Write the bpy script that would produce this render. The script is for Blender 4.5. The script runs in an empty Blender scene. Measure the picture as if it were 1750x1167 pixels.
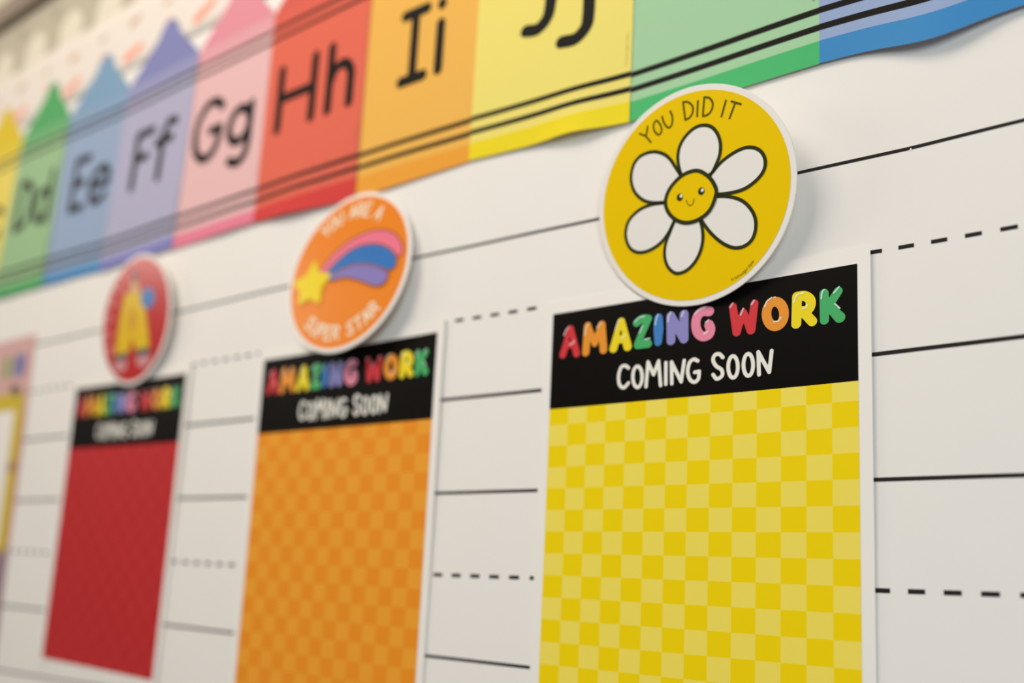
import bpy, math, random
import numpy as np
from mathutils import Matrix, Vector

random.seed(7)
scn = bpy.context.scene
COL = scn.collection

# ---------------------------------------------------------------- frame of the board
# Everything on the wall is measured in "squares" of the checked posters: u to the right,
# v up, n out of the wall.  One square is S metres.
S = 0.017
Z0 = 1.45
def W3(u, v, n=0.0):
    return Vector((u * S, -n * S, Z0 + v * S))

# ---------------------------------------------------------------- camera
IMW, IMH = 1750.0, 1167.0
F_PX, CX, CY = 1561.43, -44.348, 185.710
CAM = np.array([23.34821, -8.78291, 35.68504])
R = np.array([[0.79964121, 0.05017276, -0.59837833],
              [0.05039457, 0.9873804, 0.15013439],
              [0.59835969, -0.15020866, 0.78702163]])
cam_d = bpy.data.cameras.new('camera')
cam = bpy.data.objects.new('camera', cam_d)
COL.objects.link(cam)
scn.camera = cam
cam_d.sensor_fit = 'HORIZONTAL'
cam_d.sensor_width = 36.0
cam_d.lens = F_PX / IMW * 36.0
cam_d.shift_x = -CX / IMW
cam_d.shift_y = CY / IMW
cam_d.clip_start = 0.01
m = Matrix.Identity(4)
for k in range(3):
    m[0][k] = R[k][0]; m[1][k] = -R[k][2]; m[2][k] = R[k][1]
m.translation = W3(*CAM)
cam.matrix_world = m
cam_d.dof.use_dof = True
cam_d.dof.focus_distance = 36.2 * S
cam_d.dof.aperture_fstop = cam_d.lens / 16.6
cam_d.dof.aperture_blades = 0

# ---------------------------------------------------------------- world, lights, exposure
wd = bpy.data.worlds.new('room_light'); scn.world = wd
wd.use_nodes = True
bg = wd.node_tree.nodes['Background']
bg.inputs[0].default_value = (1.0, 0.94, 0.86, 1)
bg.inputs[1].default_value = 0.13

def area(name, loc, target, sx, sy, watts, col):
    d = bpy.data.lights.new(name, 'AREA'); d.shape = 'RECTANGLE'
    d.size = sx; d.size_y = sy; d.energy = watts; d.color = col
    o = bpy.data.objects.new(name, d); COL.objects.link(o)
    o.location = loc
    o.rotation_euler = (Vector(target) - Vector(loc)).to_track_quat('-Z', 'Y').to_euler()
    return o
area('ceiling_panel_light', (-0.5, -1.2, 2.78), (0.2, 0.0, 1.6), 1.0, 0.8, 17, (1.0, 0.90, 0.79))
area('side_window_light', (-2.75, -1.15, 2.64), (-0.2, -0.5, 2.1), 0.9, 0.7, 12, (1.0, 0.92, 0.82))
area('far_window_light', (1.75, -2.65, 1.6), (0.45, 0.0, 1.35), 1.4, 1.4, 34.5, (0.79, 0.91, 1.0))

vs = scn.view_settings
vs.view_transform = 'Standard'; vs.look = 'None'; vs.gamma = 1.0
vs.use_curve_mapping = False
vs.exposure = 0.27

# ---------------------------------------------------------------- pixel -> board position
def ray(x, y):
    d = np.array([(x - IMW / 2 - CX) / F_PX, -(y - IMH / 2 - CY) / F_PX, -1.0])
    return R.T @ d
def uv(x, y, n=0.0):
    w = ray(x, y); t = (n - CAM[2]) / w[2]; q = CAM + t * w
    return (q[0], q[1])

# ---------------------------------------------------------------- materials
MATS = {}
def lin(c):
    c = c / 255.0
    return c / 12.92 if c <= 0.04045 else ((c + 0.055) / 1.055) ** 2.4
def ink_rgb(rgb, gain=1.12):
    return tuple(min(0.95, lin(c) * gain) for c in rgb) + (1.0,)
def mat(name, rgb, rough=0.5, spec=0.4, vary=0.03, scale=60.0, bump=0.0, rgb2=None, gain=1.12):
    if name in MATS:
        return MATS[name]
    mt = bpy.data.materials.new(name); mt.use_nodes = True
    nt = mt.node_tree; b = nt.nodes['Principled BSDF']
    b.inputs['Roughness'].default_value = rough
    b.inputs['Specular IOR Level'].default_value = spec
    tc = nt.nodes.new('ShaderNodeTexCoord')
    nz = nt.nodes.new('ShaderNodeTexNoise'); nz.inputs['Scale'].default_value = scale
    nz.inputs['Detail'].default_value = 3
    nt.links.new(tc.outputs['Object'], nz.inputs['Vector'])
    mr = nt.nodes.new('ShaderNodeMapRange')
    mr.inputs['To Min'].default_value = 1 - vary; mr.inputs['To Max'].default_value = 1 + vary
    nt.links.new(nz.outputs['Fac'], mr.inputs['Value'])
    mul = nt.nodes.new('ShaderNodeVectorMath'); mul.operation = 'SCALE'
    nt.links.new(mr.outputs['Result'], mul.inputs['Scale'])
    c1 = ink_rgb(rgb, gain)
    if rgb2 is None:
        mul.inputs[0].default_value = c1[:3]
    else:
        ck = nt.nodes.new('ShaderNodeTexChecker')
        ck.inputs['Scale'].default_value = 1.0
        ck.inputs['Color1'].default_value = c1
        ck.inputs['Color2'].default_value = ink_rgb(rgb2, gain)
        nt.links.new(tc.outputs['UV'], ck.inputs['Vector'])
        nt.links.new(ck.outputs['Color'], mul.inputs[0])
    nt.links.new(mul.outputs['Vector'], b.inputs['Base Color'])
    if bump:
        bp = nt.nodes.new('ShaderNodeBump'); bp.inputs['Strength'].default_value = bump
        bp.inputs['Distance'].default_value = 0.0006
        nt.links.new(nz.outputs['Fac'], bp.inputs['Height'])
        nt.links.new(bp.outputs['Normal'], b.inputs['Normal'])
    MATS[name] = mt
    return mt

# ---------------------------------------------------------------- flat shapes from strokes and outlines
def smooth(pts, closed=False, k=8):
    """Catmull-Rom through the points."""
    P = [np.array(p, float) for p in pts]
    n = len(P); out = []
    if closed:
        get = lambda i: P[i % n]; rng = range(n)
    else:
        get = lambda i: P[0] * 2 - P[1] if i < 0 else (P[-1] * 2 - P[-2] if i >= n else P[i]); rng = range(n - 1)
    for i in rng:
        a, b, c, d = get(i - 1), get(i), get(i + 1), get(i + 2)
        for t in np.linspace(0, 1, k, endpoint=False):
            out.append(tuple(0.5 * ((2 * b) + (c - a) * t + (2 * a - 5 * b + 4 * c - d) * t * t + (3 * b - a - 3 * c + d) * t ** 3)))
    out.append(tuple(P[0] if closed else P[-1]))
    return out
def ell(cx, cy, rx, ry, k=28, tilt=0.0):
    c, s = math.cos(tilt), math.sin(tilt)
    return [(cx + rx * math.cos(t) * c - ry * math.sin(t) * s, cy + rx * math.cos(t) * s + ry * math.sin(t) * c)
            for t in np.linspace(0, 2 * math.pi, k + 1)]

def sd_stroke(X, Y, pts, r):
    P = np.array(pts, float)
    rr = np.full(len(P), r, float) if np.ndim(r) == 0 else np.interp(np.linspace(0, 1, len(P)), np.linspace(0, 1, len(r)), r)
    d = np.full(X.shape, 1e9)
    for i in range(max(1, len(P) - 1)):
        a = P[i]; b = P[min(i + 1, len(P) - 1)]; e = b - a; L = e @ e
        t = np.zeros_like(X) if L < 1e-12 else np.clip(((X - a[0]) * e[0] + (Y - a[1]) * e[1]) / L, 0, 1)
        q = np.hypot(X - a[0] - t * e[0], Y - a[1] - t * e[1]) - (rr[i] + t * (rr[min(i + 1, len(P) - 1)] - rr[i]))
        d = np.minimum(d, q)
    return d
def sd_fill(X, Y, pts):
    P = np.array(pts, float)
    if np.allclose(P[0], P[-1]): P = P[:-1]
    d = np.full(X.shape, 1e9); ins = np.zeros(X.shape, bool)
    for i in range(len(P)):
        a = P[i]; b = P[(i + 1) % len(P)]; e = b - a; L = max(e @ e, 1e-12)
        t = np.clip(((X - a[0]) * e[0] + (Y - a[1]) * e[1]) / L, 0, 1)
        d = np.minimum(d, np.hypot(X - a[0] - t * e[0], Y - a[1] - t * e[1]))
        if abs(e[1]) > 1e-12:
            ins ^= ((a[1] > Y) != (b[1] > Y)) & (X < e[0] * (Y - a[1]) / e[1] + a[0])
    return np.where(ins, -d, d)

def shape(add, cut=(), cell=0.04):
    """add / cut: lists of ('s', points, radius) strokes and ('f', points) outlines -> (verts2d, faces)."""
    allp = []; pad = 0.0
    for sh in add:
        allp += list(sh[1])
        if sh[0] == 's': pad = max(pad, float(np.max(sh[2])))
    A = np.array(allp, float)
    x0, y0 = A.min(0) - pad - 2 * cell; x1, y1 = A.max(0) + pad + 2 * cell
    xs = np.arange(x0, x1 + cell, cell); ys = np.arange(y0, y1 + cell, cell)
    X, Y = np.meshgrid(xs, ys)
    D = np.full(X.shape, 1e9)
    for sh in add:
        D = np.minimum(D, sd_stroke(X, Y, sh[1], sh[2]) if sh[0] == 's' else sd_fill(X, Y, sh[1]))
    for sh in cut:
        D = np.maximum(D, -(sd_stroke(X, Y, sh[1], sh[2]) if sh[0] == 's' else sd_fill(X, Y, sh[1])))
    D = np.where(np.abs(D) < 1e-6, 1e-6, D)
    IN = D < 0
    cnt = IN[:-1, :-1].astype(int) + IN[1:, :-1] + IN[:-1, 1:] + IN[1:, 1:]
    verts = []; faces = []; vid = {}
    def vert(key, p):
        if key not in vid:
            vid[key] = len(verts); verts.append(p)
        return vid[key]
    for j, i in zip(*np.nonzero(cnt)):
        cs = [(j, i), (j, i + 1), (j + 1, i + 1), (j + 1, i)]
        f = []
        for k in range(4):
            a = cs[k]; b = cs[(k + 1) % 4]
            if IN[a]: f.append(vert(a, (xs[a[1]], ys[a[0]])))
            if IN[a] != IN[b]:
                t = D[a] / (D[a] - D[b])
                f.append(vert(('e',) + (min(a, b) + max(a, b)),
                              (xs[a[1]] + t * (xs[b[1]] - xs[a[1]]), ys[a[0]] + t * (ys[b[0]] - ys[a[0]]))))
        if len(f) >= 3: faces.append(f)
    return verts, faces

def grid(x0, x1, y0, y1, nx, ny):
    xs = np.linspace(x0, x1, nx + 1); ys = np.linspace(y0, y1, ny + 1)
    v = [(x, y) for y in ys for x in xs]
    f = [[j * (nx + 1) + i, j * (nx + 1) + i + 1, (j + 1) * (nx + 1) + i + 1, (j + 1) * (nx + 1) + i]
         for j in range(ny) for i in range(nx)]
    return v, f

# ---------------------------------------------------------------- objects
def mesh_of(name, vf, place, uvs=False):
    """place: (x, y) -> (du, dv, dn) in squares relative to the thing."""
    v, f = vf
    me = bpy.data.meshes.new(name)
    pts = [place(x, y) for x, y in v]
    me.from_pydata([(a * S, -c * S, b * S) for a, b, c in pts], [], f)
    if uvs:
        ul = me.uv_layers.new(name='squares')
        vi = np.empty(len(me.loops), int); me.loops.foreach_get('vertex_index', vi)
        ul.data.foreach_set('uv', np.array(v, float)[vi].ravel())
    me.update()
    return me
def obj(name, me, material, parent=None, label=None, smooth_shade=False, thick=0.0):
    o = bpy.data.objects.new(name, me); COL.objects.link(o)
    if material and not me.materials: me.materials.append(material)
    if parent: o.parent = parent
    if label: o['label'] = label
    if smooth_shade:
        for p in me.polygons: p.use_smooth = True
    if thick:
        sm = o.modifiers.new('thickness', 'SOLIDIFY'); sm.thickness = thick * S; sm.offset = -1
    return o
def tag(o, label, cat, group=None):
    o['label'] = label; o['category'] = cat
    if group: o['group'] = group
    return o
def thing(name, label, cat, u, v, n=0.0, group=None):
    o = bpy.data.objects.new(name, None); COL.objects.link(o)
    o.empty_display_size = 0.02
    o.location = W3(u, v, n)
    return tag(o, label, cat, group)
def box(name, u0, u1, v0, v1, n0, n1, material, bev=0.0, parent=None):
    c = ((u0 + u1) / 2, (v0 + v1) / 2)
    me = bpy.data.meshes.new(name)
    x, z = (u1 - u0) / 2 * S, (v1 - v0) / 2 * S
    vs_ = [(sx * x, y, sz * z) for y in (-n0 * S, -n1 * S) for sz in (-1, 1) for sx in (-1, 1)]
    me.from_pydata(vs_, [], [(0, 1, 3, 2), (4, 6, 7, 5), (0, 4, 5, 1), (2, 3, 7, 6), (0, 2, 6, 4), (1, 5, 7, 3)])
    o = obj(name, me, material, parent)
    o.location = W3(c[0], c[1])
    if bev:
        b = o.modifiers.new('bevel', 'BEVEL'); b.width = bev * S; b.segments = 3
    return o

M_PAPER = mat('white_paper', (233, 227, 219), 0.75, 0.2, 0.012, 25, 0.05)
M_POSTER = mat('poster_white', (236, 229, 220), 0.55, 0.2, 0.01, 25)
M_BLACK = mat('black_print', (11, 8, 6), 0.45, 0.07, 0.05, 30)
M_LINE = mat('line_print', (42, 35, 33), 0.7, 0.1, 0.08, 90)
M_LETTER = mat('letter_print', (22, 19, 14), 0.6, 0.1, 0.05, 60)

# ================================================================ the setting
wall = box('wall_back', -130, 70, -86, 80, -6, 0.0, mat('wall_paint', (216, 206, 178), 0.8, 0.2, 0.03, 12, 0.1))
wall['kind'] = 'structure'
rail = box('trim_1', -130, 70, 42.3, 44.5, 0.0, 0.9, mat('brown_rail', (140, 122, 104), 0.5, 0.3, 0.06, 20), 0.2)
rail['kind'] = 'structure'

# ================================================================ ruled board paper
def paper_n(u, v):
    return 0.06 + 0.022 * math.sin(u * 0.31 + 0.6) * math.sin(v * 0.21 + 1.0) + 0.012 * math.sin(u * 0.9 + v * 0.35)
paper = thing('ruled_board_paper', 'large white board covering paper ruled with black solid and dashed lines', 'paper', -22, -26)
BU, BV = -22.0, -26.0
PU0, PU1, PV0, PV1 = -80.0, 32.0, -26.0, 30.6
obj('sheet', mesh_of('sheet', grid(PU0, PU1, PV0, PV1, 150, 76), lambda x, y: (x - BU, y - BV, paper_n(x, y))),
    M_PAPER, paper, smooth_shade=True, thick=0.03)
LINES = [
    ([(-80, 9.3), (-43.7, 9.14), (-29.8, 9.09), (-20, 9.1), (-9.4, 9.0), (2.2, 8.81), (11.56, 8.80), (15.98, 8.76), (19.75, 8.82), (32, 8.9)], 0.070, None),
    ([(-80, 5.35), (-28.2, 5.1), (-22.2, 5.08), (-6.63, 5.0), (-0.67, 4.92), (14.5, 4.84), (19.4, 4.87), (32, 4.9)], 0.08, (19.44, 1.14, 0.55)),
    ([(-80, 1.5), (-50.3, 1.23), (-44.3, 1.2), (-28.5, 0.96), (-22, 0.93), (-6.45, 0.81), (-0.5, 0.77), (14.5, 0.77), (19.5, 0.84), (32, 0.9)], 0.082, None),
    ([(-80, -3.6), (-51, -3.68), (-43.5, -3.70), (-28.3, -3.91), (-22, -3.95), (-6.4, -4.06), (-0.4, -4.06), (14.5, -4.03), (19.3, -4.02), (32, -4.0)], 0.078, None),
    ([(-80, -7.4), (-51.4, -7.65), (-44, -7.75), (-28.6, -8.03), (-22, -8.1), (-6.36, -8.19), (-0.36, -8.16), (14.5, -8.11), (19, -8.08), (32, -8.05)], 0.088, (16.15, 1.17, 0.57)),
    ([(-80, -11.9), (-51.2, -11.97), (-44, -11.95), (-28.7, -12.08), (-22.3, -12.13), (-6.25, -12.21), (-0.4, -12.22), (32, -12.2)], 0.074, None),
    ([(-80, -17.0), (-50, -16.85), (-35.2, -16.6), (-20, -16.6), (32, -16.7)], 0.068, None),
    ([(-80, -21.0), (32, -20.9)], 0.07, (10.0, 1.15, 0.56)),
]
for pts, r, dash in LINES:
    xs_, ys_ = zip(*pts)
    if dash is None:
        spans = [(PU0 + 0.1, PU1 - 0.1)]
    else:
        e, per, ln = dash
        spans = []
        k = math.floor((PU0 - e) / per) + 1
        while e + k * per < PU1:
            spans.append((e + k * per - ln, e + k * per)); k += 1
    V, Fc = [], []
    for a, b in spans:
        n_ = max(1, int((b - a) / 0.5))
        us = np.linspace(a, b, n_ + 1)
        base = len(V)
        for u_ in us:
            c_ = float(np.interp(u_, xs_, ys_))
            V += [(u_, c_ - r), (u_, c_ + r)]
        for i in range(n_):
            q = base + 2 * i
            Fc.append([q, q + 2, q + 3, q + 1])
    obj('ruled_line' if dash is None else 'dashed_line',
        mesh_of('ruled_line', (V, Fc), lambda x, y: (x - BU, y - BV, paper_n(x, y) + 0.012)), M_LINE, paper)
# a nick of white where the topmost ruled line is worn through
fu, fv = uv(1557, 255.5)
obj('worn_spot', mesh_of('worn_spot', shape([('s', [(fu, fv - 0.03), (fu, fv + 0.01)], [0.045, 0.02])], cell=0.01),
                         lambda x, y: (x - BU, y - BV, paper_n(x, y) + 0.02)), M_POSTER, paper)

# ================================================================ border strips above the paper
strip = thing('border_strip', 'cream paper border strip with coral and tan brush marks above the crayon cards', 'border', -22, 30.4)
obj('sheet', mesh_of('sheet', grid(-58, 54, 0, 6.1, 60, 6), lambda x, y: (x, y, 0.12 + 0.008 * math.sin(x * 0.7))),
    mat('cream_border', (228, 217, 205), 0.7, 0.1, 0.015, 30), strip, smooth_shade=True, thick=0.04)
M_CORAL = mat('coral_mark', (240, 150, 120), 0.6, 0.2, 0.15, 120)
M_TAN = mat('tan_mark', (206, 172, 142), 0.6, 0.2, 0.15, 120)
for k in range(-2, 11):
    u0 = -31.6 - 9.15 * k
    for du, dv, L, r, mm in ((0.0, 1.55, 1.0, 0.42, M_CORAL), (-0.3, 4.2, 0.5, 0.36, M_TAN), (4.2, 4.3, 0.35, 0.22, M_TAN), (4.6, 2.6, 0.2, 0.18, M_CORAL)):
        a = math.radians(random.uniform(10, 28))
        x, y = u0 + du + 22, dv + random.uniform(-0.15, 0.15)
        if -57 < x < 53:
            obj('brush_mark', mesh_of('brush_mark', shape([('s', [(x - L * math.cos(a), y - L * math.sin(a)), (x + L * math.cos(a), y + L * math.sin(a))], [r, r * 0.75])], cell=0.09),
                                      lambda p, q: (p, q, 0.132 + 0.008 * math.sin(p * 0.7))), mm, strip)
arch = thing('arch_border', 'taupe border strip with a row of pale arches below the brown rail', 'border', -22, 36.3)
obj('sheet', mesh_of('sheet', grid(-58, 54, 0, 5.9, 20, 4), lambda x, y: (x, y, 0.07)),
    mat('taupe_border', (184, 174, 152), 0.7, 0.2, 0.02, 20), arch, thick=0.04)
M_ARCH = mat('arch_pale', (222, 212, 190), 0.7, 0.2, 0.02, 20)
M_ARCHD = mat('arch_dark', (158, 150, 126), 0.7, 0.2, 0.02, 20)
for k in range(-4, 16):
    x = -51.6 - 6.1 * k + 22
    if -56 < x < 52:
        obj('arch_motif', mesh_of('arch_motif', shape([('f', [(x - 1.9, 0.02), (x + 1.9, 0.02), (x + 1.9, 1.2)] + [(x + 1.9 * math.cos(t), 1.2 + 2.0 * math.sin(t)) for t in np.linspace(0.1, 3.0, 12)] + [(x - 1.9, 1.2)])], cell=0.12),
                                  lambda p, q: (p, q, 0.082)), M_ARCH, arch)
        obj('dark_wedge', mesh_of('dark_wedge', shape([('f', [(x - 3.05 - 0.7, 4.6), (x - 3.05 + 0.7, 4.6), (x - 3.05, 3.1)])], cell=0.1),
                                  lambda p, q: (p, q, 0.082)), M_ARCHD, arch)

# ================================================================ alphabet crayon cards
CW = 9.1
LET = {
 'C': [smooth([(4.2, 9.4), (3.4, 10.1), (2.3, 10.0), (1.5, 9.0), (1.3, 8.0), (1.5, 7.0), (2.3, 6.1), (3.4, 6.0), (4.2, 6.7)])],
 'c': [smooth([(7.6, 8.3), (6.9, 8.75), (6.0, 8.5), (5.6, 7.4), (6.0, 6.3), (6.9, 6.0), (7.6, 6.5)])],
 'D': [[(1.9, 6.0), (1.9, 10.15)], smooth([(1.9, 10.15), (3.2, 9.95), (4.2, 9.1), (4.45, 8.05), (4.2, 7.0), (3.2, 6.2), (1.9, 6.0)])],
 'd': [ell(6.5, 7.4, 1.2, 1.35), [(7.75, 10.2), (7.75, 6.0)]],
 'E': [[(4.5, 10.15), (2.6, 10.15), (2.6, 6.0), (4.5, 6.0)], [(2.6, 8.15), (4.1, 8.15)]],
 'e': [[(5.6, 7.45), (7.95, 7.45)] + smooth([(7.95, 7.45), (7.7, 8.4), (6.8, 8.8), (5.8, 8.35), (5.5, 7.4), (5.8, 6.4), (6.7, 6.0), (7.7, 6.4)])],
 'F': [[(4.4, 10.15), (2.55, 10.15), (2.55, 6.0)], [(2.55, 8.2), (4.0, 8.2)]],
 'f': [smooth([(7.3, 10.05), (6.6, 10.2), (6.05, 9.6), (5.95, 8.6)]) + [(5.9, 6.0)], [(5.2, 8.85), (7.0, 8.85)]],
 'G': [smooth([(3.9, 9.6), (3.2, 10.1), (2.2, 10.1), (1.3, 9.3), (1.0, 8.1), (1.3, 6.8), (2.2, 6.05), (3.2, 6.2), (3.8, 7.0), (3.95, 8.0)]) + [(2.8, 8.0)]],
 'g': [ell(6.25, 7.55, 1.15, 1.2), [(7.45, 8.8)] + smooth([(7.45, 6.2), (7.2, 5.2), (6.4, 4.8), (5.5, 5.1)])],
 'H': [[(1.4, 6.0), (1.4, 10.15)], [(4.55, 6.0), (4.55, 10.15)], [(1.4, 8.1), (4.55, 8.1)]],
 'h': [[(6.05, 6.0), (6.05, 10.2)], smooth([(6.05, 7.7), (6.5, 8.6), (7.3, 8.75), (7.85, 8.1), (7.9, 7.0)]) + [(7.9, 6.0)]],
 'I': [[(4.1, 6.0), (4.1, 10.15)], [(3.2, 6.0), (5.0, 6.0)], [(3.2, 10.15), (5.0, 10.15)]],
 'i': [[(6.2, 6.0), (6.2, 8.8)], [(6.2, 10.0), (6.2, 10.05)]],
 'J': [[(4.55, 10.15), (4.55, 7.6)] + smooth([(4.55, 7.6), (4.4, 6.75), (3.85, 6.25), (3.15, 6.35)])],
 'j': [[(6.75, 8.8), (6.75, 6.2)] + smooth([(6.75, 6.2), (6.65, 5.5), (6.1, 5.0), (5.3, 5.05)]), [(6.75, 10.0), (6.75, 10.05)]],
 'K': [[(1.8, 6.0), (1.8, 10.15)], [(4.3, 10.15), (1.9, 8.0), (4.4, 6.0)]],
 'k': [[(6.0, 6.0), (6.0, 10.2)], [(7.7, 8.75), (6.1, 7.4), (7.8, 6.0)]],
 'L': [[(2.6, 10.15), (2.6, 6.0), (4.7, 6.0)]],
 'l': [[(6.3, 10.2), (6.3, 6.0)]],
}
# letter, colour word, light body, strong tip colour, left edge at foot, lean, foot height left/right
CARDS = [
 ('C', 'yellow', (236, 212, 92), (232, 200, 22), -68.4, 0.13, 14.25, 14.25),
 ('D', 'green', (154, 190, 140), (72, 166, 94), -59.3, 0.125, 14.25, 14.1),
 ('E', 'blue', (150, 168, 196), (74, 140, 190), -50.55, 0.08, 14.1, 13.9),
 ('F', 'lilac', (178, 174, 198), (132, 130, 190), -41.75, 0.085, 13.85, 13.95),
 ('G', 'pink', (232, 186, 184), (234, 128, 150), -32.35, 0.055, 13.95, 13.95),
 ('H', 'red', (228, 106, 84), (216, 66, 62), -23.5, 0.02, 13.96, 13.95),
 ('I', 'orange', (240, 182, 84), (240, 162, 56), -14.25, 0.014, 13.95, 13.80),
 ('J', 'yellow', (240, 222, 116), (240, 216, 34), -5.75, 0.012, 13.82, 13.36),
 ('K', 'green', (166, 206, 162), (78, 184, 112), 3.85, 0.008, 13.33, 13.42),
 ('L', 'blue', (152, 170, 204), (66, 138, 194), 12.62, 0.0, 13.42, 13.2),
]
EDGE_R = 21.6
# how far each card is cut below its printed foot line, left and right
TRIM = {'G': (0.10, 0.0), 'H': (0.0, 0.47), 'I': (0.45, 0.10), 'J': (0.10, 0.17), 'K': (0.12, 0.14), 'L': (0.13, 0.05)}
TIPR = 0.6
def crayon_outline(w):
    c = w / 2
    pts = [(0, 0), (w, 0), (w, 14.6)]
    pts += [(w - 0.2, 14.95), (c + 1.25, 17.75), (c + 0.95, 18.4), (c + 0.5, 18.82), (c, 18.95), (c - 0.5, 18.82), (c - 0.95, 18.4), (c - 1.25, 17.75), (0.2, 14.95), (0, 14.6)]
    return pts
def clip_low(pts, y0):     # the part of the outline above y0
    out = []
    for i in range(len(pts)):
        a, b = pts[i], pts[(i + 1) % len(pts)]
        if a[1] >= y0: out.append(a)
        if (a[1] >= y0) != (b[1] >= y0):
            t = (y0 - a[1]) / (b[1] - a[1]); out.append((a[0] + t * (b[0] - a[0]), y0))
    return out
TIPS = {'C': (228, 196, 20), 'D': (80, 168, 98), 'E': (128, 162, 190), 'F': (134, 136, 184), 'G': (230, 148, 160), 'H': (222, 98, 84)}     # tip colours set apart from the foot band, some of them paler
OUT = crayon_outline(CW)
VF_BODY = shape([('f', OUT)], cell=0.25)
VF_TIP = shape([('f', clip_low(OUT, 14.75))], cell=0.2)
VF_SHO = shape([('f', [(0, 13.6), (CW, 13.6), (CW, 14.6), (CW - 0.12, 14.76), (0.12, 14.76), (0, 14.6)])], cell=0.2)
VF_BASE = grid(0.0, CW, 0.0, 0.88, 36, 3)
VF_RULES = [grid(0.0, CW, a, a + h, 60, 1) for a, h in ((1.35, 0.28), (2.12, 0.28), (12.55, 0.25), (13.3, 0.25))]
TXT = {}
def text_vf(body):
    if body in TXT: return TXT[body]
    cu = bpy.data.curves.new('small_print', 'FONT'); cu.body = body; cu.size = 1.0; cu.resolution_u = 2
    o = bpy.data.objects.new('small_print', cu); COL.objects.link(o)
    dg = bpy.context.evaluated_depsgraph_get()
    me = bpy.data.meshes.new_from_object(o.evaluated_get(dg))
    v = [(a.co.x, a.co.y) for a in me.vertices]; f = [list(p.vertices) for p in me.polygons]
    bpy.data.objects.remove(o); bpy.data.curves.remove(cu); bpy.data.meshes.remove(me)
    TXT[body] = (v, f)
    return TXT[body]
for i, (ch, word, light, strong, ub, lean, fl, fr) in enumerate(CARDS):
    nb = CARDS[i + 1] if i + 1 < len(CARDS) else None
    ur, leanr = (nb[4], nb[5]) if nb else (EDGE_R, 0.0)
    c = thing('alphabet_card', '%s crayon shaped alphabet card printed with the letters %s%s' % (word, ch, ch.lower()),
              'alphabet card', (ub + ur) / 2, fl, 0.0, 'crayon alphabet cards above the ruled paper')
    lay = 0.20 + 0.05 * (i % 2)
    ph = random.uniform(0, 6)
    def place(x, y, up=0.0, ub=ub, ur=ur, lean=lean, leanr=leanr, fl=fl, fr=fr, lay=lay, ph=ph, ch=ch):
        t = x / CW
        e0, e1 = TRIM.get(ch, (0.0, 0.0))
        if y < 0.88: y = y - (e0 + t * (e1 - e0)) * (1 - max(y, 0.0) / 0.88)
        L = ub + lean * y; Rr = ur + leanr * y
        u = L + t * (Rr - L)
        v = fl + t * (fr - fl) + y
        n = lay + 0.03 * math.sin(x * 0.6 + ph) * math.exp(-y / 8)
        if ch == 'L':
            bl = math.exp(-((u - 16.9) / 1.9) ** 2) * math.exp(-y / 2.2)
            n += 0.40 * bl; v -= 0.52 * bl
        if ch == 'J':
            n += 0.30 * math.exp(-((u - 0.8) / 1.6) ** 2) * math.exp(-y / 1.6)
        if ch == 'H':
            n += 0.25 * math.exp(-((u + 20.0) / 2.2) ** 2) * math.exp(-y / 2.0)
        if ch == 'G':
            n += 0.15 * math.exp(-((u + 26.5) / 3.0) ** 2) * math.exp(-y / 2.0)
        return (u - (ub + ur) / 2, v - fl, n + up)
    on = lambda h: (lambda x, y: place(x, y, h))
    ml = mat('card_light_' + word + ch, light, 0.6, 0.1, 0.01, 40, gain=1.03)
    ms = mat('card_strong_' + word + ch, strong, 0.6, 0.1, 0.01, 40, gain=1.03)
    obj('sheet', mesh_of('sheet', VF_BODY, on(0)), ml, c, thick=0.025)
    tip = TIPS.get(ch, strong)
    obj('crayon_tip', mesh_of('crayon_tip', VF_TIP, on(0.014)), mat('card_tip_' + word + ch, tip, 0.6, 0.1, 0.01, 40, gain=1.0), c)
    obj('shoulder_band', mesh_of('shoulder_band', VF_SHO, on(0.010)), mat('card_shoulder_' + word + ch, tuple(int(0.55 * a + 0.45 * b) for a, b in zip(tip, light)), 0.6, 0.1, 0.01, 40, gain=1.0), c)
    obj('base_band', mesh_of('base_band', VF_BASE, on(0.012)), ms, c)
    for vf in VF_RULES:
        obj('black_stripe', mesh_of('black_stripe', vf, on(0.012)), M_LETTER, c)
    for nm, g in (('capital_letter', ch), ('small_letter', ch.lower())):
        vf = shape([('s', s, 0.335) for s in LET[g]], cell=0.09)
        obj(nm, mesh_of(nm, vf, on(0.02)), M_LETTER, c)
    tv, tf = text_vf('© Schoolgirl Style')
    k = 1.7 / max(v[0] for v in tv)
    tv = [(CW - 0.2 - v[1] * k * 0.6, 2.75 + v[0] * k) for v in tv]
    obj('small_print', mesh_of('small_print', (tv, tf), on(0.02)), ml if word == 'orange' else mat('fine_print_' + ch, tuple(int(q * 0.72) for q in light), 0.5, 0.3), c)

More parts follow.
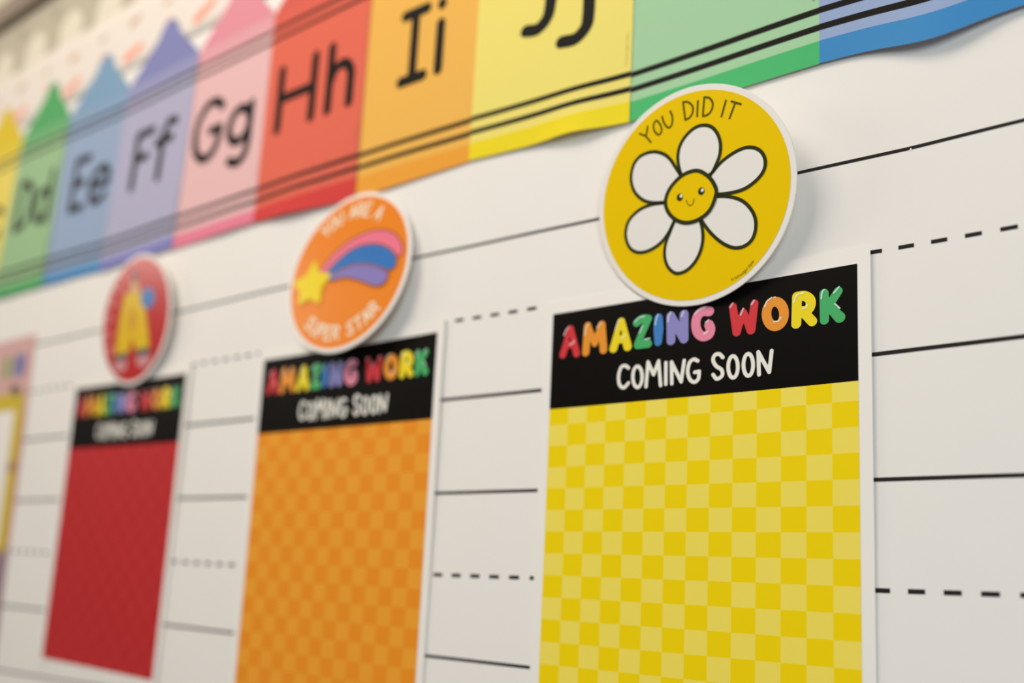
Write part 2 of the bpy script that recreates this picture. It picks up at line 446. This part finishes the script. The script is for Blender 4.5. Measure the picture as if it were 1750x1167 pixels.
# ================================================================ "amazing work" posters
def pos(scale, ox, oy, n=0.2):
    return lambda pts: [uv(ox + x / scale, oy + y / scale, n) for x, y in pts]
g1, g2, g3, g4 = pos(9.21, 940, 510), pos(9.722, 1080, 510), pos(7.609, 1230, 470), pos(5.8333, 1040, 590)
TITLE = [
 # colour, strokes (points, radius), cuts, shine strokes
 ('red', [(g1([(312, 470), (192, 880)]), [.15, .17]), (g1([(312, 470), (405, 860)]), [.15, .17]), (g1([(250, 735), (380, 715)]), .14), (g1([(305, 520), (300, 600)]), .12)],
  [(g1([(300, 625), (296, 655)]), .042)], [g1([(215, 575), (240, 505), (285, 445)]), g1([(300, 722), (352, 700), (372, 655)])]),
 ('orange', [(g1([(580, 430), (550, 840)]), .18), (g1([(590, 450), (692, 700)]), .15), (g1([(692, 700), (790, 420)]), .15), (g1([(800, 410), (828, 800)]), .18)],
  [], [g1([(535, 570), (548, 460), (590, 395)]), g1([(728, 455), (790, 365)])]),
 ('yellow', [(g1([(1105, 360), (985, 780)]), [.18, .19]), (g1([(1105, 360), (1208, 750)]), [.18, .19]), (g1([(1050, 645), (1170, 635)]), .16), (g1([(1100, 430), (1100, 500)]), .13)],
  [(g1([(1103, 515), (1098, 560)]), .05)], [g1([(1018, 490), (1045, 400), (1080, 325)]), g1([(1115, 615), (1150, 600), (1165, 560)])]),
 ('green', [(smooth(g1([(1350, 375), (1440, 310), (1530, 310)])), .17), (g1([(1528, 320), (1365, 700)]), .16), (g1([(1365, 725), (1530, 705)]), .17)],
  [], [smooth(g1([(1322, 365), (1380, 300), (1470, 272)])), g1([(1395, 535), (1445, 425)]), g1([(1475, 640), (1555, 622)])]),
 ('blue', [(g2([(425, 315), (425, 500), (420, 715)]), [.20, .24, .18])], [], [g2([(372, 430), (388, 330), (420, 262)])]),
 ('violet', [(g2([(628, 285), (633, 690)]), .19), (g2([(640, 300), (840, 650)]), .18), (g2([(848, 255), (850, 660)]), .19)], [], [g2([(583, 380), (595, 280), (632, 222)]), g2([(812, 290), (842, 205)])]),
 ('pink', [(smooth(g2([(1270, 205), (1160, 205), (1070, 290), (1045, 430), (1080, 560), (1165, 620), (1260, 590), (1290, 500), (1265, 430)])), .195)],
  [], [smooth(g2([(1025, 255), (1090, 190), (1200, 140)])), g2([(1212, 390), (1262, 350)]), g2([(1180, 582), (1242, 540)])]),
 ('red', [(g3([(160, 405), (210, 735)]), [.155, .17]), (g3([(215, 720), (298, 475)]), [.16, .13]), (g3([(300, 475), (392, 710)]), [.13, .16]), (g3([(398, 710), (442, 365)]), [.17, .155])],
  [], [g3([(125, 412), (160, 360)]), g3([(262, 512), (298, 428)]), g3([(405, 375), (440, 322)])]),
 ('orange', [(smooth(g3([(715 + 115 * math.cos(t), 500 - 160 * math.sin(t)) for t in np.linspace(0, 2 * math.pi, 12, endpoint=False)]), True), .2)],
  [], [smooth(g3([(577, 405), (610, 335), (668, 290)])), g3([(700, 288), (715, 284)]), smooth(g3([(700, 602), (758, 592), (790, 545)]))]),
 ('yellow', [(g3([(1000, 285), (990, 630)]), .185), (smooth(g3([(1000, 275), (1100, 268), (1175, 325), (1165, 425), (1085, 465), (1000, 460)])), .185), (g3([(1080, 470), (1200, 600)]), .18)],
  [], [smooth(g3([(958, 352), (985, 280), (1025, 245)])), g3([(1048, 238), (1085, 230)]), smooth(g3([(1078, 432), (1120, 420), (1135, 385)]))]),
 ('green', [(g3([(1355, 235), (1360, 585)]), .165), (g3([(1540, 210), (1410, 410)]), .16), (g3([(1410, 400), (1560, 550)]), [.15, .2])],
  [], [smooth(g3([(1320, 305), (1330, 225), (1358, 190)])), g3([(1485, 232), (1552, 155)]), g3([(1498, 375), (1560, 432)])]),
]
SUB = [
 [smooth(g4([(190, 222), (160, 200), (118, 215), (92, 300), (102, 390), (145, 418), (190, 372)]))],
 [smooth(g4(ell(280, 310, 46, 105, 12)[:-1]), True)],
 [g4([(365, 408), (385, 162), (440, 288), (490, 152), (510, 395)])],
 [g4([(562, 168), (562, 383)])],
 [g4([(622, 378), (618, 162), (715, 358), (745, 147)])],
 [smooth(g4([(880, 150), (840, 135), (797, 170), (780, 260), (802, 335), (845, 362), (885, 330), (895, 255)])) + g4([(850, 264)])],
 [smooth(g4([(1130, 115), (1095, 82), (1050, 92), (1033, 142), (1062, 200), (1118, 240), (1122, 298), (1070, 330), (1033, 288)]))],
 [smooth(g4(ell(1232, 210, 48, 108, 12)[:-1]), True)],
 [smooth(g4(ell(1385, 190, 48, 110, 12)[:-1]), True)],
 [g4([(1493, 288), (1485, 62), (1595, 263), (1620, 50)])],
]
TCOL = {'red': (206, 44, 52), 'orange': (228, 142, 36), 'yellow': (234, 208, 12), 'green': (62, 166, 94), 'blue': (52, 120, 186), 'violet': (134, 130, 186), 'pink': (226, 130, 154)}
PXC, PYB = 7.0, -16.22          # poster foot in the frame of the yellow one
PL, PR, PT = -0.52, 14.49, 5.08
def poster_n(x, y):
    t = (x - PL) / (PR - PL)
    return 0.09 + 0.11 * max(0.0, t - 0.55) ** 2 / 0.2 + 0.05 * max(0.0, 0.12 - t) / 0.12 + 0.012 * math.sin(x * 0.5 + y * 0.3)
on_p = lambda h: (lambda x, y: (x - PXC, y - PYB, poster_n(x, y) + h))
ME_SHEET = mesh_of('poster_sheet', grid(PL, PR, PYB, PT, 36, 40), on_p(0.0))
ME_HEAD = mesh_of('header_panel', grid(-0.03, 14.0, -0.23, 4.43, 36, 10), on_p(0.012))
ME_CHECK = mesh_of('checker_panel', grid(-0.03, 14.0, -15.73, -0.23, 36, 34), on_p(0.012), uvs=True)
for me_ in (ME_HEAD, ME_CHECK):
    for p_ in me_.polygons: p_.use_smooth = True
ME_T = []
for cname, strokes, cuts, shines in TITLE:
    me = mesh_of('title_letter', shape([('s', a, np.multiply(r, 1.08) if len(strokes) > 1 or cname == 'pink' else r) for a, r in strokes], [('s', a, r) for a, r in cuts], cell=0.035), on_p(0.024))
    me.materials.append(mat('title_' + cname, TCOL[cname], 0.4, 0.35))
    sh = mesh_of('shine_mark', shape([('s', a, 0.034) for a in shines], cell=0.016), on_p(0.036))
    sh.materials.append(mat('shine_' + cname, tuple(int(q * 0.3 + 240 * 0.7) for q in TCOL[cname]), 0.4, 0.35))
    ME_T.append((me, sh))
ME_S = []
for strokes in SUB:
    me = mesh_of('subtitle_letter', shape([('s', a, 0.082) for a in strokes], cell=0.03), on_p(0.024))
    me.materials.append(mat('subtitle_white', (232, 226, 214), 0.45, 0.3))
    ME_S.append(me)
POSTERS = [
 ('yellow', (238, 199, 3), (239, 209, 86), 0.0, 0.0, 0.0, 'yellow checked poster headed amazing work below the daisy sticker'),
 ('orange', (224, 136, 33), (227, 151, 47), -21.264, 0.056, -0.00444, 'orange checked poster headed amazing work below the rainbow star sticker'),
 ('red', (178, 41, 43), (183, 46, 47), -43.278, 0.092, -0.01778, 'red checked poster headed amazing work below the red pencil sticker'),
]
for word, ca, cb, dx, dy, rot, label in POSTERS:
    # the sheet hangs turned by a hair about its lower right corner of the print
    uu_, vv_ = PXC - 14.0, PYB
    pu = 14 + dx + uu_ * math.cos(rot) - vv_ * math.sin(rot)
    pv = dy + vv_ * math.cos(rot) + uu_ * math.sin(rot)
    p = thing('work_poster', label, 'poster', pu, pv, 0.0, 'amazing work posters on the ruled paper')
    p.rotation_euler = (0, -rot, 0)
    obj('sheet', ME_SHEET, M_POSTER, p, thick=0.022)
    obj('header_panel', ME_HEAD, M_BLACK, p, 'black header panel')
    ck = obj('checker_panel', ME_CHECK if word == 'yellow' else ME_CHECK.copy(), None, p, '%s checked panel' % word)
    ck.data.materials.clear()
    ck.data.materials.append(mat('checks_' + word, ca, 0.5, 0.12, 0.01, 40, rgb2=cb, gain=1.2))
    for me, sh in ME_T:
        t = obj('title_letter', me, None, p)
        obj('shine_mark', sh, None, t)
    for me in ME_S:
        obj('subtitle_letter', me, None, p)

# ================================================================ round stickers
def sticker(name, label, u, v, n, ta, tb, r_in, rim, face_mat):
    ex = np.array([math.cos(ta), 0, math.sin(ta)])
    ey = np.array([0, math.cos(tb), math.sin(tb)]); ey = ey - ex * (ey @ ex); ey /= np.linalg.norm(ey)
    en = np.cross(ex, ey)
    o = bpy.data.objects.new(name, None); COL.objects.link(o); o.empty_display_size = 0.02
    tag(o, label, 'sticker', 'round stickers above the posters')
    mm = Matrix.Identity(4)
    for k, a in enumerate((ex, -en, ey)):
        mm[0][k] = a[0]; mm[1][k] = -a[2]; mm[2][k] = a[1]
    mm.translation = W3(u, v, n)
    o.matrix_world = mm
    c = np.array([u, v, n])
    def loc(x, y):
        w = ray(x, y); t = ((c - CAM) @ en) / (w @ en); q = CAM + t * w - c
        return (q @ ex, q @ ey)
    ro = r_in + rim
    me = bpy.data.meshes.new('card_disc')
    V, Fc = [], []
    N = 96
    prof = [(ro - 0.02, 0.0), (ro, -0.015), (ro, -0.065), (ro - 0.02, -0.08)]
    for rr, yy in prof:
        for k in range(N):
            t = 2 * math.pi * k / N
            V.append((rr * math.cos(t) * S, -yy * S, rr * math.sin(t) * S))
    for a in range(3):
        for k in range(N):
            k2 = (k + 1) % N
            Fc.append((a * N + k, (a + 1) * N + k, (a + 1) * N + k2, a * N + k2))
    Fc.append(tuple(range(N))); Fc.append(tuple(reversed(range(3 * N, 4 * N))))
    me.from_pydata(V, [], Fc)
    obj('card_disc', me, M_POSTER, o)
    pad = bpy.data.meshes.new('mounting_pad')
    d = (n - 0.13) / 2
    V = [(0.8 * math.cos(t) * S, yy * S, 0.8 * math.sin(t) * S) for yy in (0.08, n - 0.1) for t in np.linspace(0, 2 * math.pi, 20, endpoint=False)]
    pad.from_pydata(V, [], [(k, 20 + k, 20 + (k + 1) % 20, (k + 1) % 20) for k in range(20)] + [tuple(reversed(range(20))), tuple(range(20, 40))])
    obj('mounting_pad', pad, mat('foam_pad', (225, 222, 214), 0.9, 0.1), o)
    def put(pname, vf, h, material, lab=None, par=None):
        return obj(pname, mesh_of(pname, vf, lambda x, y: (x, y, h)), material, par or o, lab)
    disc = bpy.data.meshes.new('printed_disc')
    disc.from_pydata([(r_in * math.cos(t) * S, -0.012 * S, r_in * math.sin(t) * S) for t in np.linspace(0, 2 * math.pi, 96, endpoint=False)], [], [tuple(range(96))])
    obj('printed_disc', disc, face_mat, o)
    return o, loc, put

GL = dict(rough=0.24, spec=0.22, vary=0.01, scale=30)
M_YEL = mat('sticker_yellow', (238, 190, 2), gain=1.2, **GL)
M_OUTL = mat('sticker_outline', (50, 52, 26), **GL)
M_PETAL = mat('sticker_petal', (236, 229, 220), gain=1.12, **GL)

# ---- daisy sticker
st, loc, put = sticker('daisy_sticker', 'round yellow sticker with a smiling white daisy reading you did it', 7.369, 8.367, 1.05, 0.073, 0.165, 4.447, 0.25, M_YEL)
dq = lambda pts: [loc(1000 + x / 2.9175, 130 + y / 2.9175) for x, y in pts]
PETALS = [
 [(500, 520), (480, 490), (465, 430), (468, 370), (490, 318), (530, 272), (575, 248), (622, 250), (655, 278), (675, 330), (673, 390), (655, 440), (632, 485), (600, 520)],
 [(610, 510), (637, 480), (680, 430), (740, 385), (800, 358), (850, 360), (885, 385), (900, 428), (890, 475), (855, 520), (800, 560), (740, 580), (665, 590), (630, 585)],
 [(630, 605), (662, 600), (720, 602), (780, 620), (825, 660), (850, 712), (850, 770), (830, 820), (790, 850), (742, 856), (690, 835), (640, 795), (602, 750), (580, 715), (570, 690)],
 [(555, 690), (575, 720), (588, 780), (585, 840), (565, 900), (530, 950), (490, 978), (450, 982), (415, 952), (398, 900), (402, 840), (420, 790), (442, 735), (460, 700)],
 [(465, 700), (440, 735), (418, 780), (380, 830), (330, 865), (280, 880), (240, 870), (215, 840), (203, 790), (213, 735), (240, 695), (285, 660), (340, 640), (402, 632), (430, 632)],
 [(430, 628), (400, 630), (340, 632), (290, 618), (250, 580), (232, 530), (233, 480), (250, 430), (285, 395), (340, 378), (390, 388), (425, 415), (455, 460), (480, 500), (490, 520)],
]
for p_ in PETALS:
    P2 = smooth(dq(p_), True, 6)
    pe = put('petal', shape([('f', P2)], cell=0.05), 0.024, M_PETAL, 'white daisy petal')
    put('outline', shape([('s', P2, 0.074)], cell=0.03), 0.036, M_OUTL, None, pe)
ctr = smooth(dq([(656, 588), (648, 545), (615, 500), (560, 473), (490, 495), (430, 555), (404, 620), (415, 675), (455, 717), (508, 732), (570, 715), (625, 668)]), True, 6)
ce = put('flower_centre', shape([('f', ctr)], cell=0.05), 0.048, M_YEL, 'yellow daisy centre')
put('outline', shape([('s', ctr, 0.085)], cell=0.03), 0.060, M_OUTL, None, ce)
for e_, h_ in (((1162.9, 337.5), (1165.3, 335.4)), ((1199.6, 327.1), (1201.6, 325.4))):
    ex_ = loc(*e_); hx_ = loc(*h_)
    ey_ = put('eye', shape([('f', ell(ex_[0], ex_[1], 0.155, 0.165, 20))], cell=0.02), 0.060, M_OUTL, None, ce)
    put('eye_shine', shape([('f', ell(hx_[0], hx_[1], 0.072, 0.075, 16))], cell=0.012), 0.072, M_PETAL)
sm_ = smooth([loc(*q) for q in [(1173.9, 343.0), (1176.6, 349.0), (1180.3, 351.4), (1185.0, 348.4), (1187.1, 339.8)]])
put('smile', shape([('s', sm_, 0.03)], cell=0.015), 0.060, mat('smile_print', (160, 134, 10), **GL), None, ce)
tq = lambda pts: [loc(1080 + x / 8.75, 150 + y / 8.75) for x, y in pts]
M_INK = mat('sticker_lettering', (92, 82, 12), **GL)
DID = [
 [tq([(118, 688), (212, 724), (285, 815)]), tq([(236, 580), (226, 660), (212, 724)])],
 [smooth(tq([(370, 492), (325, 560), (342, 650), (400, 703), (446, 650), (430, 560)]), True)],
 [smooth(tq([(455, 432), (480, 520), (528, 588), (575, 588), (606, 520), (606, 430), (575, 350)]))],
 [tq([(768, 222), (800, 482)]), smooth(tq([(768, 216), (840, 215), (910, 280), (906, 380), (860, 450), (800, 482)]))],
 [tq([(988, 198), (978, 428)])],
 [tq([(1085, 142), (1062, 428)]), smooth(tq([(1085, 142), (1160, 155), (1210, 230), (1195, 330), (1140, 400), (1062, 428)]))],
 [tq([(1408, 192), (1342, 428)])],
 [tq([(1490, 205), (1630, 246)]), tq([(1545, 232), (1462, 458)])],
]
for strokes in DID:
    put('lettering', shape([('s', a, 0.044) for a in strokes], cell=0.02), 0.024, M_INK)
a_, b_ = np.array(loc(1251, 480.5)), np.array(loc(1289, 447))
tv, tf = text_vf('© Schoolgirl Style')
L_ = max(v[0] for v in tv); dv_ = b_ - a_; dl = np.linalg.norm(dv_); ex2 = dv_ / dl; ey2 = np.array([-ex2[1], ex2[0]])
sag = 0.10
put('small_print', ([tuple(a_ + ex2 * v[0] / L_ * dl + ey2 * (v[1] * dl / L_ * 1.0 - sag * math.sin(math.pi * v[0] / L_))) for v in tv], tf), 0.024, M_OUTL)

# ---- rainbow star sticker
GLY = {
 'Y': [[(0, 1), (.3, .5), (.6, 1)], [(.3, .5), (.3, 0)]],
 'O': [ell(.3, .5, .3, .5, 14)],
 'U': [smooth([(0, 1), (0, .4), (.15, .05), (.3, 0), (.45, .05), (.6, .4), (.6, 1)], k=4)],
 'A': [[(0, 0), (.3, 1), (.6, 0)], [(.12, .36), (.48, .36)]],
 'R': [[(0, 0), (0, 1)], smooth([(0, 1), (.4, .97), (.52, .75), (.4, .52), (0, .5)], k=4), [(.25, .5), (.58, 0)]],
 'E': [[(.55, 1), (0, 1), (0, 0), (.55, 0)], [(0, .5), (.45, .5)]],
 'S': [smooth([(.55, .88), (.3, 1), (.05, .8), (.2, .56), (.48, .38), (.52, .14), (.28, 0), (.02, .12)], k=4)],
 'P': [[(0, 0), (0, 1)], smooth([(0, 1), (.4, .97), (.55, .75), (.4, .5), (0, .47)], k=4)],
 'T': [[(0, 1), (.62, 1)], [(.31, 1), (.31, 0)]],
}
def arc_text(text, rad, mid_deg, size, adv, top=True):
    """letters on a circle round the sticker centre; yields (char, strokes)."""
    tot = sum(adv if ch != ' ' else adv * 0.75 for ch in text)
    s = -tot / 2
    for ch in text:
        w = adv if ch != ' ' else adv * 0.75
        if ch != ' ':
            a = math.radians(mid_deg) + (-1 if top else 1) * (s + w / 2) / rad
            if top:
                up = (math.cos(a), math.sin(a)); right = (math.sin(a), -math.cos(a)); r0 = rad - size / 2
            else:
                up = (-math.cos(a), -math.sin(a)); right = (-math.sin(a), math.cos(a)); r0 = rad + size / 2
            bx, by = r0 * math.cos(a), r0 * math.sin(a)
            yield ch, [[(bx + right[0] * (x - .3) * size + up[0] * y * size, by + right[1] * (x - .3) * size + up[1] * y * size) for x, y in st_] for st_ in GLY[ch]]
        s += w
M_ORA = mat('sticker_orange', (232, 130, 34), **GL)
st, loc, put = sticker('rainbow_star_sticker', 'round orange sticker with a yellow star and rainbow tail', -13.893, 8.799, 0.75, 0.003, -0.093, 4.644, 0.26, M_ORA)
oq = lambda pts: [loc(460 + x / 3.646, 300 + y / 3.646) for x, y in pts]
M_SW = mat('sticker_white_print', (250, 224, 196), **GL)
M_SO = mat('sticker_brown_outline', (150, 84, 30), **GL)
BANDS = [
 ('pink', (232, 116, 138), [(300, 610), (345, 560), (400, 492), (500, 408), (615, 352), (715, 338), (785, 362), (826, 415), (834, 470), (812, 505), (760, 480), (640, 440), (540, 460), (430, 540), (370, 620)]),
 ('blue', (56, 114, 180), [(350, 625), (420, 540), (530, 455), (640, 426), (720, 438), (775, 475), (797, 520), (790, 565), (748, 592), (660, 570), (560, 570), (470, 600), (390, 640)]),
 ('violet', (134, 122, 182), [(355, 650), (430, 600), (540, 558), (640, 560), (740, 600), (738, 645), (712, 680), (670, 692), (620, 678), (560, 655), (480, 638), (400, 655)]),
]
for k, (cn, rgb, pts) in enumerate(BANDS):
    P2 = smooth(oq(pts), True, 5)
    bd = put('rainbow_band', shape([('f', P2)], cell=0.06), 0.024 + 0.02 * k, mat('band_' + cn, rgb, **GL), cn + ' rainbow band')
    put('outline', shape([('s', P2, 0.05)], cell=0.035), 0.030 + 0.02 * k, M_SO, None, bd)
tips = [(288, 552), (378, 628), (316, 782), (198, 792), (172, 676)]
cen = np.mean(np.array(tips), 0)
starp = []
for k in range(5):
    a1 = np.array(tips[k], float); b1 = np.array(tips[(k + 1) % 5], float)
    starp += [tuple(cen + (a1 - cen) * 0.98), tuple(cen + ((a1 + b1) / 2 - cen) * 0.66)]
P2 = oq(starp)
sr = put('star', shape([('s', P2 + [P2[0]], 0.17), ('f', P2)], cell=0.05), 0.084, mat('star_yellow', (234, 204, 14), **GL), 'yellow star')
for text, rad, mid, top in (('YOU ARE A', 3.82, 93, True), ('SUPER STAR', 3.72, 272, False)):
    for ch, strokes in arc_text(text, rad, mid, 0.78, 0.62 if top else 0.64, top):
        put('lettering', shape([('s', a, 0.07) for a in strokes], cell=0.04), 0.024, M_SW)

# ---- pencil sticker
M_RED = mat('sticker_red', (186, 42, 42), **GL)
st, loc, put = sticker('pencil_sticker', 'round red sticker with a yellow pencil shape and a blue spot', -35.528, 9.037, 0.60, 0.052, 0.059, 4.484, 0.27, M_RED)
rq = lambda pts: [loc(140 + x / 4.322, 410 + y / 4.322) for x, y in pts]
put('pencil_body', shape([('f', rq([(322, 398), (446, 393), (470, 520), (490, 680), (498, 790), (400, 815), (372, 720), (345, 835), (246, 855), (262, 720), (290, 540)]))], cell=0.06), 0.024,
    mat('pencil_yellow', (222, 182, 30), **GL), 'yellow pencil shape')
put('pencil_shade', shape([('f', rq([(362, 500), (392, 500), (404, 600), (372, 700), (345, 640)]))], cell=0.06), 0.036, mat('pencil_amber', (206, 150, 36), **GL))
put('pencil_wood', shape([('f', rq([(338, 402), (440, 398), (416, 298), (378, 298)]))], cell=0.06), 0.024, mat('pencil_wood_print', (206, 160, 104), **GL))
put('pencil_point', shape([('f', rq([(374, 312), (416, 310), (400, 205), (390, 205)]))], cell=0.05), 0.030, mat('pencil_lead_print', (112, 104, 96), **GL))
for pts, pts2 in (([(246, 850), (340, 832), (336, 885), (240, 900)], [(240, 898), (336, 884), (330, 950), (285, 985), (238, 962)]),
                  ([(404, 812), (500, 790), (508, 845), (404, 868)], [(404, 866), (508, 845), (505, 900), (465, 945), (410, 930)])):
    put('ferrule', shape([('f', rq(pts))], cell=0.06), 0.030, mat('ferrule_print', (92, 92, 94), **GL))
    put('eraser', shape([('f', rq(pts2))], cell=0.06), 0.036, mat('eraser_print', (206, 142, 142), **GL))
put('blue_shape', shape([('f', smooth(rq([(490, 350), (535, 380), (540, 440), (510, 505), (465, 500), (438, 450), (448, 385)]), True, 5))], cell=0.06), 0.036, mat('sticker_blue', (76, 124, 178), **GL))
for k in range(11):        # the lettering here is too blurred to read: plain strokes along the rim
    a = math.radians(118 + 9.6 * k)
    r0, r1 = 3.42, 4.12
    t_ = 0.10 * (1 if k % 2 else -1)
    put('lettering', shape([('s', [(r0 * math.cos(a + t_ * .5), r0 * math.sin(a + t_ * .5)), (r1 * math.cos(a), r1 * math.sin(a))], 0.1)], cell=0.06), 0.024, mat('sticker_pale_print', (228, 150, 142), **GL))

# ================================================================ pink chart at the far end
pk = thing('pink_chart', 'pink chart with a yellow pencil frame hanging on the ruled paper', 'chart', -59, -17)
PU, PV = -59.0, -17.0
on_k = lambda h: (lambda x, y: (x - PU, y - PV, 0.12 + h))
obj('sheet', mesh_of('sheet', grid(-67, -50.7, -17, 10.1, 10, 14), on_k(0)), mat('chart_pink', (208, 164, 158), 0.6, 0.1, 0.01, 30), pk, thick=0.03)
obj('violet_panel', mesh_of('violet_panel', grid(-66.6, -50.75, -16.6, -7.4, 4, 4), on_k(0.012)), mat('chart_violet', (150, 124, 134), 0.55, 0.3), pk)
obj('pencil_frame', mesh_of('pencil_frame', shape([('s', [(-66.3, 4.6), (-66.3, -7.0)] , 0.7), ('s', [(-51.95, 4.5), (-51.95, -7.2)], 0.72), ('s', [(-66.3, 4.6), (-52.1, 4.6)], 0.75)], cell=0.15), on_k(0.024)),
    mat('chart_yellow', (204, 176, 56), 0.6, 0.15), pk, 'yellow pencil frame')
obj('frame_edge', mesh_of('frame_edge', grid(-51.25, -51.0, -7.2, 3.4, 1, 6), on_k(0.028)), mat('chart_amber', (214, 150, 100), 0.55, 0.3), pk)
obj('writing_panel', mesh_of('writing_panel', grid(-65.6, -52.65, -7.2, 3.9, 4, 4), on_k(0.018)), M_POSTER, pk)
obj('frame_band', mesh_of('frame_band', grid(-52.7, -51.2, -1.3, -0.5, 2, 1), on_k(0.034)), mat('chart_brown', (168, 130, 84), 0.55, 0.3), pk)
obj('pencil_mark', mesh_of('pencil_mark', shape([('s', [(-53.4, 5.7), (-52.6, 5.4)], 0.45)], cell=0.1), on_k(0.034)), mat('chart_dark', (120, 96, 84), 0.55, 0.3), pk)
for x, rgb in ((-55.0, (120, 160, 70)), (-53.3, (98, 118, 156)), (-52.4, (124, 116, 164))):
    obj('title_blob', mesh_of('title_blob', shape([('s', [(x, 7.2), (x, 8.2)], 0.5)], cell=0.1), on_k(0.02)), mat('chart_title_%d' % rgb[0], rgb, 0.5, 0.3), pk)
